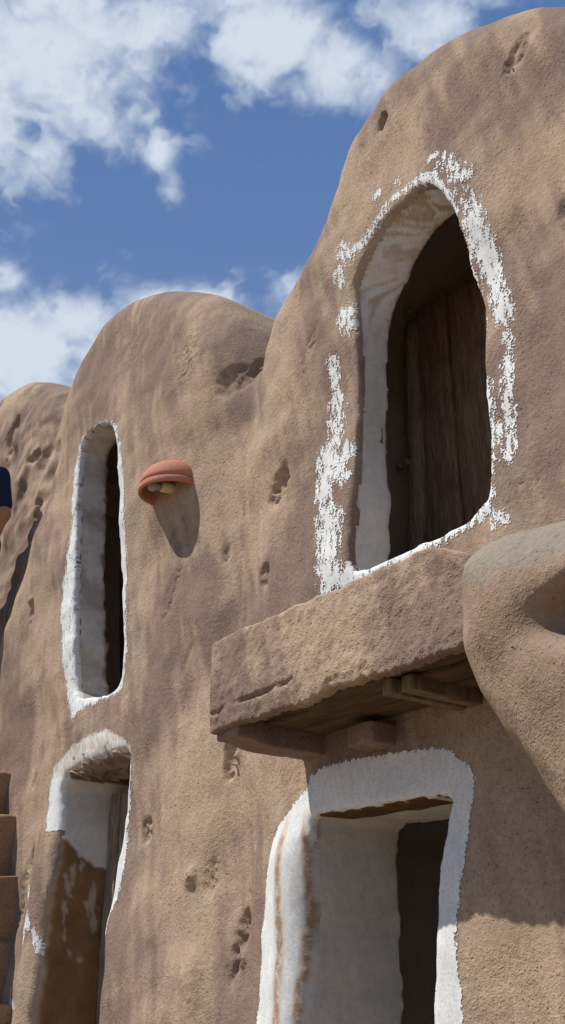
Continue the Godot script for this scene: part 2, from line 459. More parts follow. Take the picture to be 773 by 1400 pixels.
func build_walls() -> void:
	define_openings()
	var xs := grid([-9.0, -7.0, 0.06, -6.75, 0.025, -5.3, 0.016, -1.45, 0.0125, -1.0, 0.03, 0.8, 0.08])
	var ys := grid([-0.2, 1.3, 0.07, 1.4, 0.03, 5.55, 0.0125, 6.3, 0.03])
	var zs := grid([-3.4, -1.9, 0.25, -1.0, 0.1, -0.6, 0.04, -0.42, 0.02, 0.22, 0.0125])
	var nx := xs.size()
	var ny := ys.size()
	var nz := zs.size()
	var roof_r := smooth_poly(poly([-3.8, -3, -3.8, 4.1, -3.60, 4.38, -3.415, 4.55, -3.252, 4.612, -3.111, 4.70, -3.027, 4.78, -2.942, 4.935, -2.857, 5.09, -2.748, 5.205, -2.592, 5.283, -2.399, 5.306, -2.219, 5.285, -2.012, 5.235, -1.826, 5.15, -1.69, 5.06, -1.588, 4.97, -1.35, 4.75, -1.1, 4.5, -0.8, 4.0, -0.8, -3]))
	var roof_m := smooth_poly(poly([-7.2, -3, -7.2, 3.2, -6.5, 3.55, -6.1, 3.95, -5.93, 4.262, -5.83, 4.408, -5.745, 4.662, -5.71, 4.915, -5.68, 5.168, -5.575, 5.31, -5.40, 5.427, -5.18, 5.50, -4.939, 5.51, -4.68, 5.455, -4.316, 5.28, -3.95, 5.03, -3.74, 4.75, -3.55, 4.48, -3.3, 4.1, -3.3, -3]))
	var roof_l := smooth_poly(poly([-9.3, -3, -9.3, 5.0, -8.6, 5.7, -7.95, 6.12, -7.37, 6.17, -7.05, 6.10, -6.67, 5.90, -6.32, 5.67, -6.0, 5.4, -5.7, 5.0, -5.5, 4.3, -5.4, -3]))
	var val := PackedFloat32Array()
	val.resize(nx * ny * nz)
	val.fill(1.0)
	var col_h := PackedFloat32Array(); col_h.resize(nx * ny)
	var col_o := PackedFloat32Array(); col_o.resize(nx * ny); col_o.fill(9.0)
	var col_w := PackedByteArray(); col_w.resize(nx * ny)      # which opening is near
	var col_m := PackedFloat32Array(); col_m.resize(nx * ny)   # distance to the middle house's outline
	var k0 := PackedInt32Array(); k0.resize(nx * ny)
	var k1 := PackedInt32Array(); k1.resize(nx * ny)
	for i in nx:
		var x := xs[i]
		for j in ny:
			var y := ys[j]
			var c := i * ny + j
			var q := Vector2(x, y)
			var tr := 9.0
			var tm := 9.0
			var tl := 9.0
			if y < 3.0:
				tr = -1.0 if x > -3.53 else 9.0
				tm = -1.0 if x <= -3.53 and x > -7.0 else 9.0
				tl = -1.0 if x < -6.8 else 9.0
				if x < -8.8 or x > -1.0:
					tr = sd_poly(q, roof_r) if x > -1.3 else tr
					tl = sd_poly(q, roof_l) if x < -8.8 else tl
			else:
				if x > -4.3:
					tr = sd_poly(q, roof_r)
				if x > -7.8 and x < -2.7:
					tm = sd_poly(q, roof_m)
				if x < -4.9:
					tl = sd_poly(q, roof_l)
			col_m[c] = tm
			var hm := front(x, y) + scar(x, y)
			var hl := hm
			if x < -5.0:
				hl = hm - 0.10 - 0.10 * smoothstep(3.8, 4.6, y) + 0.05 * n_mid.get_noise_2d(x * 0.35, y * 0.35)
			var o := 9.0
			var which := 0
			for n in openings.size():
				var e = openings[n]
				if x > e.lo.x - 0.42 and x < e.hi.x + 0.42 and y > e.lo.y - 0.42 and y < e.hi.y + 0.42:
					var s := sd_poly(q, e.p)
					if s < o:
						o = s
						which = n
			var oi := 9.0
			if o < 9.0:
				o -= openings[which].out
			if which == 0 and o < 0.6:
				oi = sd_poly(q, arch_inner)
			if o < 0.5 and o > -0.1:
				o += 0.006 * n_mid.get_noise_2d(x * 1.4, y * 1.4)
			col_o[c] = o
			col_w[c] = which
			col_h[c] = hm if tm < 0.0 or tr < 0.0 else hl
			var inner := tr < -0.4 or tm < -0.4 or (tl < -0.4 and tm > 0.25)
			var wide: float = openings[which].wide if o < 9.0 else 0.0
			var at := c * nz
			if inner and o > wide + 0.09:
				var h := hm if tr < -0.4 or tm < -0.4 else hl
				if tl < -0.4:
					h = maxf(h, hl)
				col_h[c] = h
				var first := 0
				for k in nz:
					var v := zs[k] - h
					val[at + k] = v
					if v < 0.0:
						first = k
				k0[c] = first
				k1[c] = first
			elif minf(tr, minf(tm, tl)) > 0.3:
				k0[c] = 9999
				k1[c] = -1
			else:
				k0[c] = 0
				k1[c] = nz - 2
				var cut := o < wide + 0.09
				var d1: float = openings[which].d1 + 0.025 * n_mid.get_noise_2d(y * 0.8, which * 9.0)
				var d2: float = openings[which].d2
				var lip: float = openings[which].lip
				if which == 3 and (x > -2.6 or y > 2.08):
					lip = 0.02
				for k in nz:
					var z := zs[k]
					var d := 9.0
					if tr < 0.4:
						d = smax(z - hm, tr, 0.26)
					if tm < 0.4:
						d = minf(d, smax(z - hm, tm, 0.26))
					if tl < 0.4:
						d = minf(d, smax(z - hl, tl, 0.34))
					if cut:
						var side := o - 0.05 * z * float(which == 2)
						if which == 0:
							side = lerpf(o, oi, smoothstep(0.02, -d1, z))
						var hole := maxf(side, -(z + d1))
						if wide > 0.0:
							hole = minf(hole, maxf(o - wide, maxf(z + d1, -(z + d2))))
						else:
							hole = maxf(side, -(z + d2))
						d = smax(d, -hole, lip)
					val[at + k] = d
	# surface nets over the cells near the surface
	var vid := PackedInt32Array()
	vid.resize(nx * ny * nz)
	vid.fill(-1)
	var vs := PackedVector3Array()
	var vn := PackedVector3Array()
	var vcol := PackedInt32Array()
	var quads := PackedInt32Array()
	var sx := ny * nz
	var sy := nz
	for i in nx - 1:
		for j in ny - 1:
			var c := i * ny + j
			var a0: int = mini(mini(k0[c], k0[c + 1]), mini(k0[c + ny], k0[c + ny + 1])) - 1
			var a1: int = maxi(maxi(k1[c], k1[c + 1]), maxi(k1[c + ny], k1[c + ny + 1])) + 1
			if a1 < 0:
				continue
			for k in range(maxi(a0, 0), mini(a1, nz - 2) + 1):
				var g := c * nz + k
				var f0 := val[g]
				var f1 := val[g + sx]
				var f2 := val[g + sy]
				var f3 := val[g + sx + sy]
				var f4 := val[g + 1]
				var f5 := val[g + sx + 1]
				var f6 := val[g + sy + 1]
				var f7 := val[g + sx + sy + 1]
				var neg := int(f0 < 0.0) + int(f1 < 0.0) + int(f2 < 0.0) + int(f3 < 0.0) + int(f4 < 0.0) + int(f5 < 0.0) + int(f6 < 0.0) + int(f7 < 0.0)
				if neg == 0 or neg == 8:
					continue
				var s := Vector3.ZERO
				var n := 0
				if (f0 < 0.0) != (f1 < 0.0): s += Vector3(f0 / (f0 - f1), 0, 0); n += 1
				if (f2 < 0.0) != (f3 < 0.0): s += Vector3(f2 / (f2 - f3), 1, 0); n += 1
				if (f4 < 0.0) != (f5 < 0.0): s += Vector3(f4 / (f4 - f5), 0, 1); n += 1
				if (f6 < 0.0) != (f7 < 0.0): s += Vector3(f6 / (f6 - f7), 1, 1); n += 1
				if (f0 < 0.0) != (f2 < 0.0): s += Vector3(0, f0 / (f0 - f2), 0); n += 1
				if (f1 < 0.0) != (f3 < 0.0): s += Vector3(1, f1 / (f1 - f3), 0); n += 1
				if (f4 < 0.0) != (f6 < 0.0): s += Vector3(0, f4 / (f4 - f6), 1); n += 1
				if (f5 < 0.0) != (f7 < 0.0): s += Vector3(1, f5 / (f5 - f7), 1); n += 1
				if (f0 < 0.0) != (f4 < 0.0): s += Vector3(0, 0, f0 / (f0 - f4)); n += 1
				if (f1 < 0.0) != (f5 < 0.0): s += Vector3(1, 0, f1 / (f1 - f5)); n += 1
				if (f2 < 0.0) != (f6 < 0.0): s += Vector3(0, 1, f2 / (f2 - f6)); n += 1
				if (f3 < 0.0) != (f7 < 0.0): s += Vector3(1, 1, f3 / (f3 - f7)); n += 1
				s /= n
				var me := vs.size()
				vid[g] = me
				vs.append(Vector3(lerpf(xs[i], xs[i + 1], s.x), lerpf(ys[j], ys[j + 1], s.y), lerpf(zs[k], zs[k + 1], s.z)))
				vn.append(Vector3.ZERO)
				vcol.append(c)
				if i > 0 and j > 0 and (f0 < 0.0) != (f4 < 0.0):
					add_quad(quads, vs, vn, me, vid[g - sx], vid[g - sx - sy], vid[g - sy], f0 < 0.0, Vector3.BACK)
				if i > 0 and k > 0 and (f0 < 0.0) != (f2 < 0.0):
					add_quad(quads, vs, vn, me, vid[g - sx], vid[g - sx - 1], vid[g - 1], f0 < 0.0, Vector3.UP)
				if j > 0 and k > 0 and (f0 < 0.0) != (f1 < 0.0):
					add_quad(quads, vs, vn, me, vid[g - sy], vid[g - sy - 1], vid[g - 1], f0 < 0.0, Vector3.RIGHT)
	val.clear()
	vid.clear()
	for k in vn.size():
		vn[k] = vn[k].normalized()
	# share the quads out: 0-2 house walls, 3-7 reveals of the openings; coats of whitewash beside
	var groups := []
	for k in 7:
		groups.append(PackedInt32Array())
	var coats := []
	for k in 4:
		coats.append(PackedInt32Array())
	for k in range(0, quads.size(), 4):
		var v := vs[quads[k]]
		var c := vcol[quads[k]]
		var o := col_o[c]
		var w := col_w[c]
		var g := 1
		if v.x > -3.53 + (0.0 if v.y < 4.3 else -0.04):
			g = 2
		elif v.x < -5.9 or (v.y > 3.9 and col_m[c] > 0.03 and v.x < -5.0):
			g = 0
		var deep := v.z < col_h[c] - 0.13
		if o < 0.46 and v.z < col_h[c] - 0.03 and (o < 0.02 or v.z < -0.15) and v.z > -2.2 and v.y < 5.2:
			g = 3 + w
		groups[g].append_array(quads.slice(k, k + 4))
		if w < 4 and o < 0.26 and not deep and v.y > 1.2:
			coats[w].append_array(quads.slice(k, k + 4))
	# the three houses
	var left := thing("granary_house", "weathered adobe house with rough broken face behind the outside steps", "house", Vector3.ZERO, "domed adobe houses in a row")
	var middle := thing("granary_house", "domed adobe house carrying the terracotta wall lamp", "house", Vector3.ZERO, "domed adobe houses in a row")
	var right := thing("granary_house", "tallest domed adobe house with arched window above the balcony", "house", Vector3.ZERO, "domed adobe houses in a row")
	houses = [left, middle, right]
	var remap := PackedInt32Array()
	remap.resize(vs.size())
	for g in 7:
		remap.fill(-1)
		var pv := PackedVector3Array()
		var pn := PackedVector3Array()
		var pc := PackedColorArray()
		var pi := PackedInt32Array()
		var qs: PackedInt32Array = groups[g]
		for k in range(0, qs.size(), 4):
			for m in [0, 2, 1, 0, 3, 2]:
				var id := qs[k + m]
				if remap[id] < 0:
					remap[id] = pv.size()
					pv.append(vs[id])
					pn.append(vn[id])
					var v := vs[id]
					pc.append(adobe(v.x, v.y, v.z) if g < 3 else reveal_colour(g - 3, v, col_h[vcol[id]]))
				pi.append(remap[id])
		var mesh := array_mesh(pv, pn, pi, pc)
		if g < 3:
			part("wall", mesh, M.wall, houses[g])
		else:
			var name_: String = ["window_reveal", "window_reveal", "door_reveal", "door_reveal"][g - 3]
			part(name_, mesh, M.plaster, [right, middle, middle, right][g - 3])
	for w in 4:
		coat(w, coats[w], vs, vn, vcol, col_h, [right, middle, middle, right][w])


var houses := []


func smax(a: float, b: float, k: float) -> float:
	var h := maxf(k - absf(a - b), 0.0) / k
	return maxf(a, b) + h * h * k * 0.25


func add_quad(quads: PackedInt32Array, vs: PackedVector3Array, vn: PackedVector3Array, a: int, b: int, c: int, d: int, inside: bool, axis: Vector3) -> void:
	if b < 0 or c < 0 or d < 0:
		return
	var n := (vs[c] - vs[a]).cross(vs[d] - vs[b])
	var out := axis if inside else -axis
	if n.dot(out) < 0.0:
		var t := b
		b = d
		d = t
		n = -n
	quads.append(a); quads.append(b); quads.append(c); quads.append(d)
	vn[a] += n
	vn[b] += n
	vn[c] += n
	vn[d] += n


func reveal_colour(w: int, v: Vector3, h: float) -> Color:
	# what the sides of an opening are painted with: whitewash in front, bare mud further in
	var mud := adobe(v.x, v.y, v.z)
	var white := Color(0.67, 0.655, 0.625)
	var r := n_mid.get_noise_3d(v.x, v.y * 1.3, v.z)
	var f := n_fine.get_noise_3d(v.x, v.y, v.z)
	white = white * (1.0 + 0.10 * r + 0.08 * f)
	var wash := 1.0
	match w:
		0:
			wash = smoothstep(-0.205, -0.185, v.z + 0.03 * r) * smoothstep(-0.015, -0.045, v.z - h + 0.02 * r + 0.01 * f)
			if v.z < -0.3:
				mud = Color(0.34, 0.27, 0.21)
			# rusty run-off and lost plaster under the crown
			var stain := smoothstep(0.05, 0.45, n_streak.get_noise_2d(v.x * 9.0 + v.z * 12.0, v.y * 1.6) + 0.25 * r) * smoothstep(3.95, 4.25, v.y) * 0.75
			white = white.lerp(Color(0.40, 0.27, 0.15), stain)
			white = white.lerp(mud, smoothstep(0.12, 0.3, r + 0.4 * f) * smoothstep(4.25, 4.4, v.y) * 0.7)
		1:
			wash = smoothstep(-0.19, -0.165, v.z + 0.035 * r)
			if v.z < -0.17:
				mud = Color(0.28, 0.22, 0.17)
			# thin old wash: the grey mud plaster shows through in patches
			white = white.lerp(mud, clampf(0.22 + 1.3 * n_patch.get_noise_3d(v.x * 2.0, v.y * 2.0, v.z * 2.0 + 4.0) + 0.5 * f, 0.0, 0.6))
		2:
			# paint ends in a ragged line above bare brown mud
			var line := 2.30 - 0.55 * clampf(-v.z, 0.0, 0.28) + 0.05 * r + 0.02 * f
			wash = smoothstep(line - 0.012, line + 0.012, v.y)
			if v.y > 2.585 or v.z < -0.5:
				wash = 0.0
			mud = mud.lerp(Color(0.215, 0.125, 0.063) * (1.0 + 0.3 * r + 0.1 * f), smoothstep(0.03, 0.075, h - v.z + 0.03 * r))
			var smear := smoothstep(0.30, 0.42, n_mid.get_noise_2d(v.z * 1.6 + 5.0, v.y * 0.8) + 0.25 * f) * smoothstep(1.55, 1.7, v.y)
			wash = maxf(wash, smear * 0.35)
			if v.x > -4.55:
				wash = 1.0
		3:
			wash = smoothstep(-0.46, -0.43, v.z + 0.02 * r)
			mud = Color(0.36, 0.32, 0.27)
			# brown run-off beside the rounded jamb
			var run := smoothstep(0.0, 0.3, n_streak.get_noise_2d(v.x * 30.0 + v.z * 30.0, v.y * 0.8)) * smoothstep(-0.07, -0.04, v.z - h) * float(v.x < -2.9)
			white = white.lerp(Color(0.36, 0.23, 0.13), run * 0.6)
	return mud.lerp(white, clampf(wash, 0.0, 1.0))


func capsule(p: Vector2, e: Array) -> float:
	var a := Vector2(e[0], e[1])
	var b := Vector2(e[2], e[3])
	var ab := b - a
	var t := clampf((p - a).dot(ab) / maxf(ab.dot(ab), 1e-9), 0.0, 1.0)
	return (p - a - ab * t).length() / e[4]


func coat(w: int, qs: PackedInt32Array, vs: PackedVector3Array, vn: PackedVector3Array, vcol: PackedInt32Array, col_h: PackedFloat32Array, house: Node3D) -> void:
	# a thin coat of whitewash lying on the wall round an opening, worn through where the photograph shows mud
	var lo := Vector2(9, 9)
	var hi := -lo
	for id in qs:
		lo = lo.min(Vector2(vs[id].x, vs[id].y))
		hi = hi.max(Vector2(vs[id].x, vs[id].y))
	var size := hi - lo
	var px := 0.0026
	var tw := int(ceil(size.x / px))
	var th := int(ceil(size.y / px))
	var lw := tw / 4 + 1
	var lh := th / 4 + 1
	var outer := PackedVector2Array()
	match w:
		1: outer = poly([-5.235, 4.66, -5.265, 4.62, -5.28, 4.417, -5.26, 4.071, -5.27, 3.796, -5.287, 3.71, -5.29, 3.577, -5.244, 3.392, -5.174, 3.166, -5.106, 2.991, -5.036, 2.885, -4.868, 2.92, -4.633, 2.922, -4.538, 2.935, -4.49, 3.014, -4.485, 3.163, -4.505, 3.284, -4.52, 3.483, -4.53, 3.773, -4.54, 4.075, -4.59, 4.319, -4.66, 4.464, -4.776, 4.547, -4.92, 4.62, -5.061, 4.645])
		2: outer = poly([-5.19, 2.329, -5.227, 2.547, -5.208, 2.666, -5.017, 2.742, -4.833, 2.759, -4.617, 2.757, -4.455, 2.69, -4.363, 2.633, -4.372, 2.456, -4.38, 2.268, -4.38, 2.08, -4.392, 2.004, -4.44, 1.899, -4.45, 1.761, -4.46, 1.65, -4.8, 1.7])
		3: outer = poly([-3.275, 0.0, -3.275, 1.486, -3.272, 1.697, -3.264, 1.794, -3.247, 1.916, -3.225, 2.016, -3.194, 2.103, -3.15, 2.163, -3.092, 2.221, -3.027, 2.272, -3.018, 2.299, -2.933, 2.32, -2.761, 2.322, -2.558, 2.311, -2.398, 2.297, -2.319, 2.276, -2.243, 2.226, -2.211, 2.182, -2.23, 2.081, -2.259, 1.979, -2.28, 1.858, -2.305, 1.725, -2.301, 1.644, -2.301, 1.508, -2.30, 0.0])
	var flakes := [
		[-2.02, 4.15, -1.985, 3.95, 0.040, 1.05], [-1.985, 3.95, -1.935, 3.70, 0.034, 0.95], [-2.075, 4.41, -2.055, 4.37, 0.045, 0.58], [-2.14, 4.53, -2.09, 4.46, 0.03, 0.52], [-2.04, 4.26, -2.02, 4.21, 0.04, 0.52], [-1.94, 3.62, -1.935, 3.58, 0.02, 0.75],
		[-2.045, 3.47, -2.055, 3.15, 0.026, 0.85], [-1.945, 3.52, -1.97, 3.17, 0.024, 0.76], [-2.0, 3.34, -2.0, 3.25, 0.035, 0.56], [-2.06, 3.12, -2.06, 3.06, 0.02, 0.75],
		[-2.845, 3.98, -2.835, 3.75, 0.024, 0.85], [-2.84, 3.75, -2.87, 3.50, 0.045, 0.76], [-2.905, 3.57, -2.92, 3.38, 0.042, 0.98], [-2.775, 3.53, -2.85, 3.45, 0.035, 0.9], [-2.77, 3.42, -2.80, 3.40, 0.02, 0.8], [-2.90, 3.28, -2.89, 3.02, 0.055, 0.98], [-2.82, 3.27, -2.84, 3.18, 0.025, 0.7], [-2.87, 3.01, -2.74, 2.995, 0.04, 1.0],
		[-2.76, 2.985, -2.40, 2.99, 0.03, 1.0], [-2.42, 2.995, -2.08, 3.015, 0.024, 0.85], [-2.05, 2.965, -2.01, 2.96, 0.025, 0.8],
		[-2.75, 4.48, -2.73, 4.44, 0.04, 0.72], [-2.79, 4.40, -2.78, 4.34, 0.025, 0.7], [-2.75, 4.15, -2.71, 4.10, 0.05, 0.8], [-2.69, 4.45, -2.63, 4.44, 0.022, 0.78], [-2.63, 4.45, -2.47, 4.565, 0.018, 0.66], [-2.47, 4.565, -2.30, 4.54, 0.018, 0.62], [-2.55, 4.64, -2.53, 4.65, 0.018, 0.8], [-2.42, 4.64, -2.41, 4.61, 0.014, 0.75], [-2.21, 4.59, -2.17, 4.58, 0.014, 0.8],
		[-2.27, 4.525, -2.20, 4.49, 0.022, 0.8], [-2.20, 4.49, -2.125, 4.33, 0.020, 0.9], [-2.12, 4.33, -2.08, 4.05, 0.013, 0.8], [-2.075, 4.02, -2.04, 3.70, 0.016, 0.85]]
	var drips := [[-5.31, 2.07, -5.30, 2.03, 0.022, 0.8], [-5.235, 1.93, -5.20, 1.87, 0.028, 0.75], [-5.24, 1.90, -5.225, 1.79, 0.014, 0.75], [-5.16, 1.86, -5.10, 1.75, 0.016, 0.72], [-5.39, 1.70, -5.34, 1.53, 0.012, 0.78], [-5.34, 1.53, -5.24, 1.52, 0.018, 0.75]]
	var low := Image.create(lw, lh, false, Image.FORMAT_RF)
	for j in lh:
		for i in lw:
			var q := Vector2(lo.x + size.x * (i + 0.5) / lw, hi.y - size.y * (j + 0.5) / lh)
			var f := 0.0
			if w == 0:
				for e in flakes:
					if absf(q.y - e[1]) < 0.45:
						f = maxf(f, e[5] * (1.0 - 0.42 * pow(capsule(q, e), 1.5)))
			else:
				var s := sd_poly(q, outer)
				f = 0.5 - s * 22.0
				if w == 2:
					if q.x < -5.0 and q.y < 2.33:
						f = 0.0
					for e in drips:
						f = maxf(f, e[5] * (1.0 - 0.42 * pow(capsule(q, e), 1.5)))
				f = clampf(f, 0.0, 1.25 if w == 3 else 0.98)
				if w == 1:
					f -= 0.16 * smoothstep(4.45, 4.6, q.y) + 0.10 * float(q.x < -4.9)
			low.set_pixel(i, j, Color(maxf(f, 0.0), 0, 0))
	low.resize(tw, th, Image.INTERPOLATE_BILINEAR)
	var fl := low.get_data().to_float32_array()
	var data := PackedByteArray()
	data.resize(tw * th * 4)
	var n1 := noise(61 + w, 18.0, 5)
	var n2 := noise(71 + w, 90.0, 3)
	var rough: float = [1.0, 0.78, 0.5, 0.30][w]
	for j in th:
		var y := hi.y - size.y * (j + 0.5) / th
		for i in tw:
			var k := j * tw + i
			var f := fl[k]
			var at := k * 4
			data[at] = 205
			data[at + 1] = 203
			data[at + 2] = 198
			if f < 0.1:
				continue
			var x := lo.x + size.x * (i + 0.5) / tw
			var b := n2.get_noise_2d(x, y)
			var a := n1.get_noise_2d(x * 1.9, y * 0.8)
			var shade := 1.0 + 0.10 * b + 0.06 * a
			var r := 0.805 * shade
			var g := 0.822 * shade
			var bl := 0.825 * shade
			if w == 3 and x < -2.98:
				# brown run-off lines down the rounded jamb
				var run := maxf(exp(-pow((x + 3.118 + 0.012 * sin(y * 7.0)) / 0.016, 2.0)), exp(-pow((x + 3.035 + 0.006 * sin(y * 9.0)) / 0.010, 2.0)))
				run = clampf(run * (0.75 + 0.9 * a + 0.6 * b), 0.0, 0.85) * smoothstep(2.2, 2.05, y)
				r = lerpf(r, 0.56, run)
				g = lerpf(g, 0.43, run)
				bl = lerpf(bl, 0.32, run)
			if w == 2 and y > 2.6:
				var dirt := clampf(0.35 + 1.2 * a + 0.5 * b, 0.0, 0.7)
				r = lerpf(r, 0.66, dirt)
				g = lerpf(g, 0.59, dirt)
				bl = lerpf(bl, 0.51, dirt)
			data[at] = clampi(int(r * 255.0), 0, 255)
			data[at + 1] = clampi(int(g * 255.0), 0, 255)
			data[at + 2] = clampi(int(bl * 255.0), 0, 255)
			if f + rough * (0.8 * a + 0.75 * b) > 0.52:
				data[at + 3] = 255
	var im := Image.create_from_data(tw, th, false, Image.FORMAT_RGBA8, data)
	var m := mat("whitewash", Color.WHITE, 0.92)
	m.albedo_texture = ImageTexture.create_from_image(im)
	m.texture_repeat = false
	m.transparency = BaseMaterial3D.TRANSPARENCY_ALPHA_SCISSOR
	m.alpha_scissor_threshold = 0.5
	var map := {}
	var pv := PackedVector3Array()
	var pn := PackedVector3Array()
	var pu := PackedVector2Array()
	var pi := PackedInt32Array()
	for k in range(0, qs.size(), 4):
		var c := vs[qs[k]]
		var u := clampi(int((c.x - lo.x) / size.x * tw), 0, tw - 1)
		var v := clampi(int((hi.y - c.y) / size.y * th), 0, th - 1)
		if fl[v * tw + u] < 0.08:
			continue
		for mth in [0, 2, 1, 0, 3, 2]:
			var id := qs[k + mth]
			if not map.has(id):
				map[id] = pv.size()
				var sunk := col_h[vcol[id]] - vs[id].z + 0.012 * n_mid.get_noise_2d(vs[id].x * 2.0, vs[id].y * 2.0)
				var edge := 0.07 if w == 3 and vs[id].y < 2.05 else (0.022 if w == 0 else 0.042)
				pv.append(vs[id] + vn[id] * (0.0018 - 0.008 * smoothstep(edge - 0.006, edge + 0.010, sunk)))
				pn.append(vn[id])
				pu.append(Vector2((vs[id].x - lo.x) / size.x, (hi.y - vs[id].y) / size.y))
			pi.append(map[id])
	part("whitewash_band", array_mesh(pv, pn, pi, PackedColorArray(), pu), m, house)


# ------------------------------------------------------------------ modelling helpers
func nets(field: Callable, xs: PackedFloat32Array, ys: PackedFloat32Array, zs: PackedFloat32Array, colour = null) -> ArrayMesh:
	var nx := xs.size()
	var ny := ys.size()
	var nz := zs.size()
	var val := PackedFloat32Array()
	val.resize(nx * ny * nz)
	var at := 0
	for i in nx:
		for j in ny:
			for k in nz:
				val[at] = field.call(Vector3(xs[i], ys[j], zs[k]))
				at += 1
	var vid := PackedInt32Array()
	vid.resize(nx * ny * nz)
	vid.fill(-1)
	var vs := PackedVector3Array()
	var vn := PackedVector3Array()
	var quads := PackedInt32Array()
	var sx := ny * nz
	var sy := nz
	var off := [0, sx, sy, sx + sy, 1, sx + 1, sy + 1, sx + sy + 1]
	var pairs := [[0, 1], [2, 3], [4, 5], [6, 7], [0, 2], [1, 3], [4, 6], [5, 7], [0, 4], [1, 5], [2, 6], [3, 7]]
	for i in nx - 1:
		for j in ny - 1:
			for k in nz - 1:
				var g := (i * ny + j) * nz + k
				var f0 := val[g]
				var neg := 0
				for o in off:
					if val[g + o] < 0.0:
						neg += 1
				if neg == 0 or neg == 8:
					continue
				var s := Vector3.ZERO
				var n := 0
				for e in pairs:
					var fa := val[g + off[e[0]]]
					var fb := val[g + off[e[1]]]
					if (fa < 0.0) != (fb < 0.0):
						var t := fa / (fa - fb)
						var pa := Vector3(e[0] & 1, (e[0] >> 1) & 1, e[0] >> 2)
						var pb := Vector3(e[1] & 1, (e[1] >> 1) & 1, e[1] >> 2)
						s += pa.lerp(pb, t)
						n += 1
				s /= n
				var me := vs.size()
				vid[g] = me
				vs.append(Vector3(lerpf(xs[i], xs[i + 1], s.x), lerpf(ys[j], ys[j + 1], s.y), lerpf(zs[k], zs[k + 1], s.z)))
				vn.append(Vector3.ZERO)
				if i > 0 and j > 0 and (f0 < 0.0) != (val[g + 1] < 0.0):
					add_quad(quads, vs, vn, me, vid[g - sx], vid[g - sx - sy], vid[g - sy], f0 < 0.0, Vector3.BACK)
				if i > 0 and k > 0 and (f0 < 0.0) != (val[g + sy] < 0.0):
					add_quad(quads, vs, vn, me, vid[g - sx], vid[g - sx - 1], vid[g - 1], f0 < 0.0, Vector3.UP)
				if j > 0 and k > 0 and (f0 < 0.0) != (val[g + sx] < 0.0):
					add_quad(quads, vs, vn, me, vid[g - sy], vid[g - sy - 1], vid[g - 1], f0 < 0.0, Vector3.RIGHT)
	var idx := PackedInt32Array()
	for k in range(0, quads.size(), 4):
		for m in [0, 2, 1, 0, 3, 2]:
			idx.append(quads[k + m])
	var cols := PackedColorArray()
	for k in vn.size():
		vn[k] = vn[k].normalized()
		if colour != null:
			cols.append(colour.call(vs[k]))
	return array_mesh(vs, vn, idx, cols)


func rough_box(size: Vector3, r: float, step: float, shape = null, colour = null) -> ArrayMesh:
	# a box with rounded edges whose skin can be pushed about; its origin is its middle
	var st := SurfaceTool.new()
	st.begin(Mesh.PRIMITIVE_TRIANGLES)
	var half := size * 0.5
	var inner := half - Vector3(r, r, r)
	for axis in 3:
		var u := (axis + 1) % 3
		var v := (axis + 2) % 3
		var lu := lines(half[u], r, step)
		var lv := lines(half[v], r, step)
		for side in [-1.0, 1.0]:
			var base := []
			for a in lu:
				var row := []
				for b in lv:
					var q := Vector3.ZERO
					q[axis] = half[axis] * side
					q[u] = a
					q[v] = b
					var core := q.clamp(-inner, inner)
					q = core + (q - core).normalized() * r
					if shape != null:
						q = shape.call(q)
					row.append(q)
				base.append(row)
			for i in lu.size() - 1:
				for j in lv.size() - 1:
					var c := [base[i][j], base[i + 1][j], base[i + 1][j + 1], base[i][j + 1]]
					var order := [0, 2, 1, 0, 3, 2] if side > 0.0 else [0, 1, 2, 0, 2, 3]
					for m in order:
						var q: Vector3 = c[m]
						if colour != null:
							st.set_color(colour.call(q))
						st.set_smooth_group(0)
						st.add_vertex(q)
	st.index()
	st.generate_normals()
	return st.commit()


func lines(half: float, r: float, step: float) -> Array:
	var o := [-half]
	if r > 0.004:
		o.append(-half + r * 0.4)
	o.append(-half + r)
	var n := maxi(1, int(round((2.0 * half - 2.0 * r) / step)))
	for k in range(1, n):
		o.append(-half + r + (2.0 * half - 2.0 * r) * k / n)
	o.append(half - r)
	if r > 0.004:
		o.append(half - r * 0.4)
	o.append(half)
	return o


func tube(path: Array, sides := 10) -> ArrayMesh:
	# path: [point, radius] pairs, round, closed at both ends
	var st := SurfaceTool.new()
	st.begin(Mesh.PRIMITIVE_TRIANGLES)
	var rings := []
	for k in path.size():
		var p: Vector3 = path[k][0]
		var t: Vector3 = (path[mini(k + 1, path.size() - 1)][0] - path[maxi(k - 1, 0)][0]).normalized()
		var a := t.cross(Vector3.RIGHT if absf(t.x) < 0.8 else Vector3.UP).normalized()
		var b := t.cross(a)
		var ring := []
		for s in sides:
			var w := TAU * s / sides
			ring.append(p + (a * cos(w) + b * sin(w)) * path[k][1])
		rings.append(ring)
	for k in path.size() - 1:
		for s in sides:
			var q := [rings[k][s], rings[k][(s + 1) % sides], rings[k + 1][(s + 1) % sides], rings[k + 1][s]]
			for m in [0, 2, 1, 0, 3, 2]:
				st.add_vertex(q[m])
	for e in [[0, false], [path.size() - 1, true]]:
		for s in sides:
			var q := [path[e[0]][0], rings[e[0]][s], rings[e[0]][(s + 1) % sides]]
			for m in ([0, 2, 1] if e[1] else [0, 1, 2]):
				st.add_vertex(q[m])
	st.index()
	st.generate_normals()
	return st.commit()


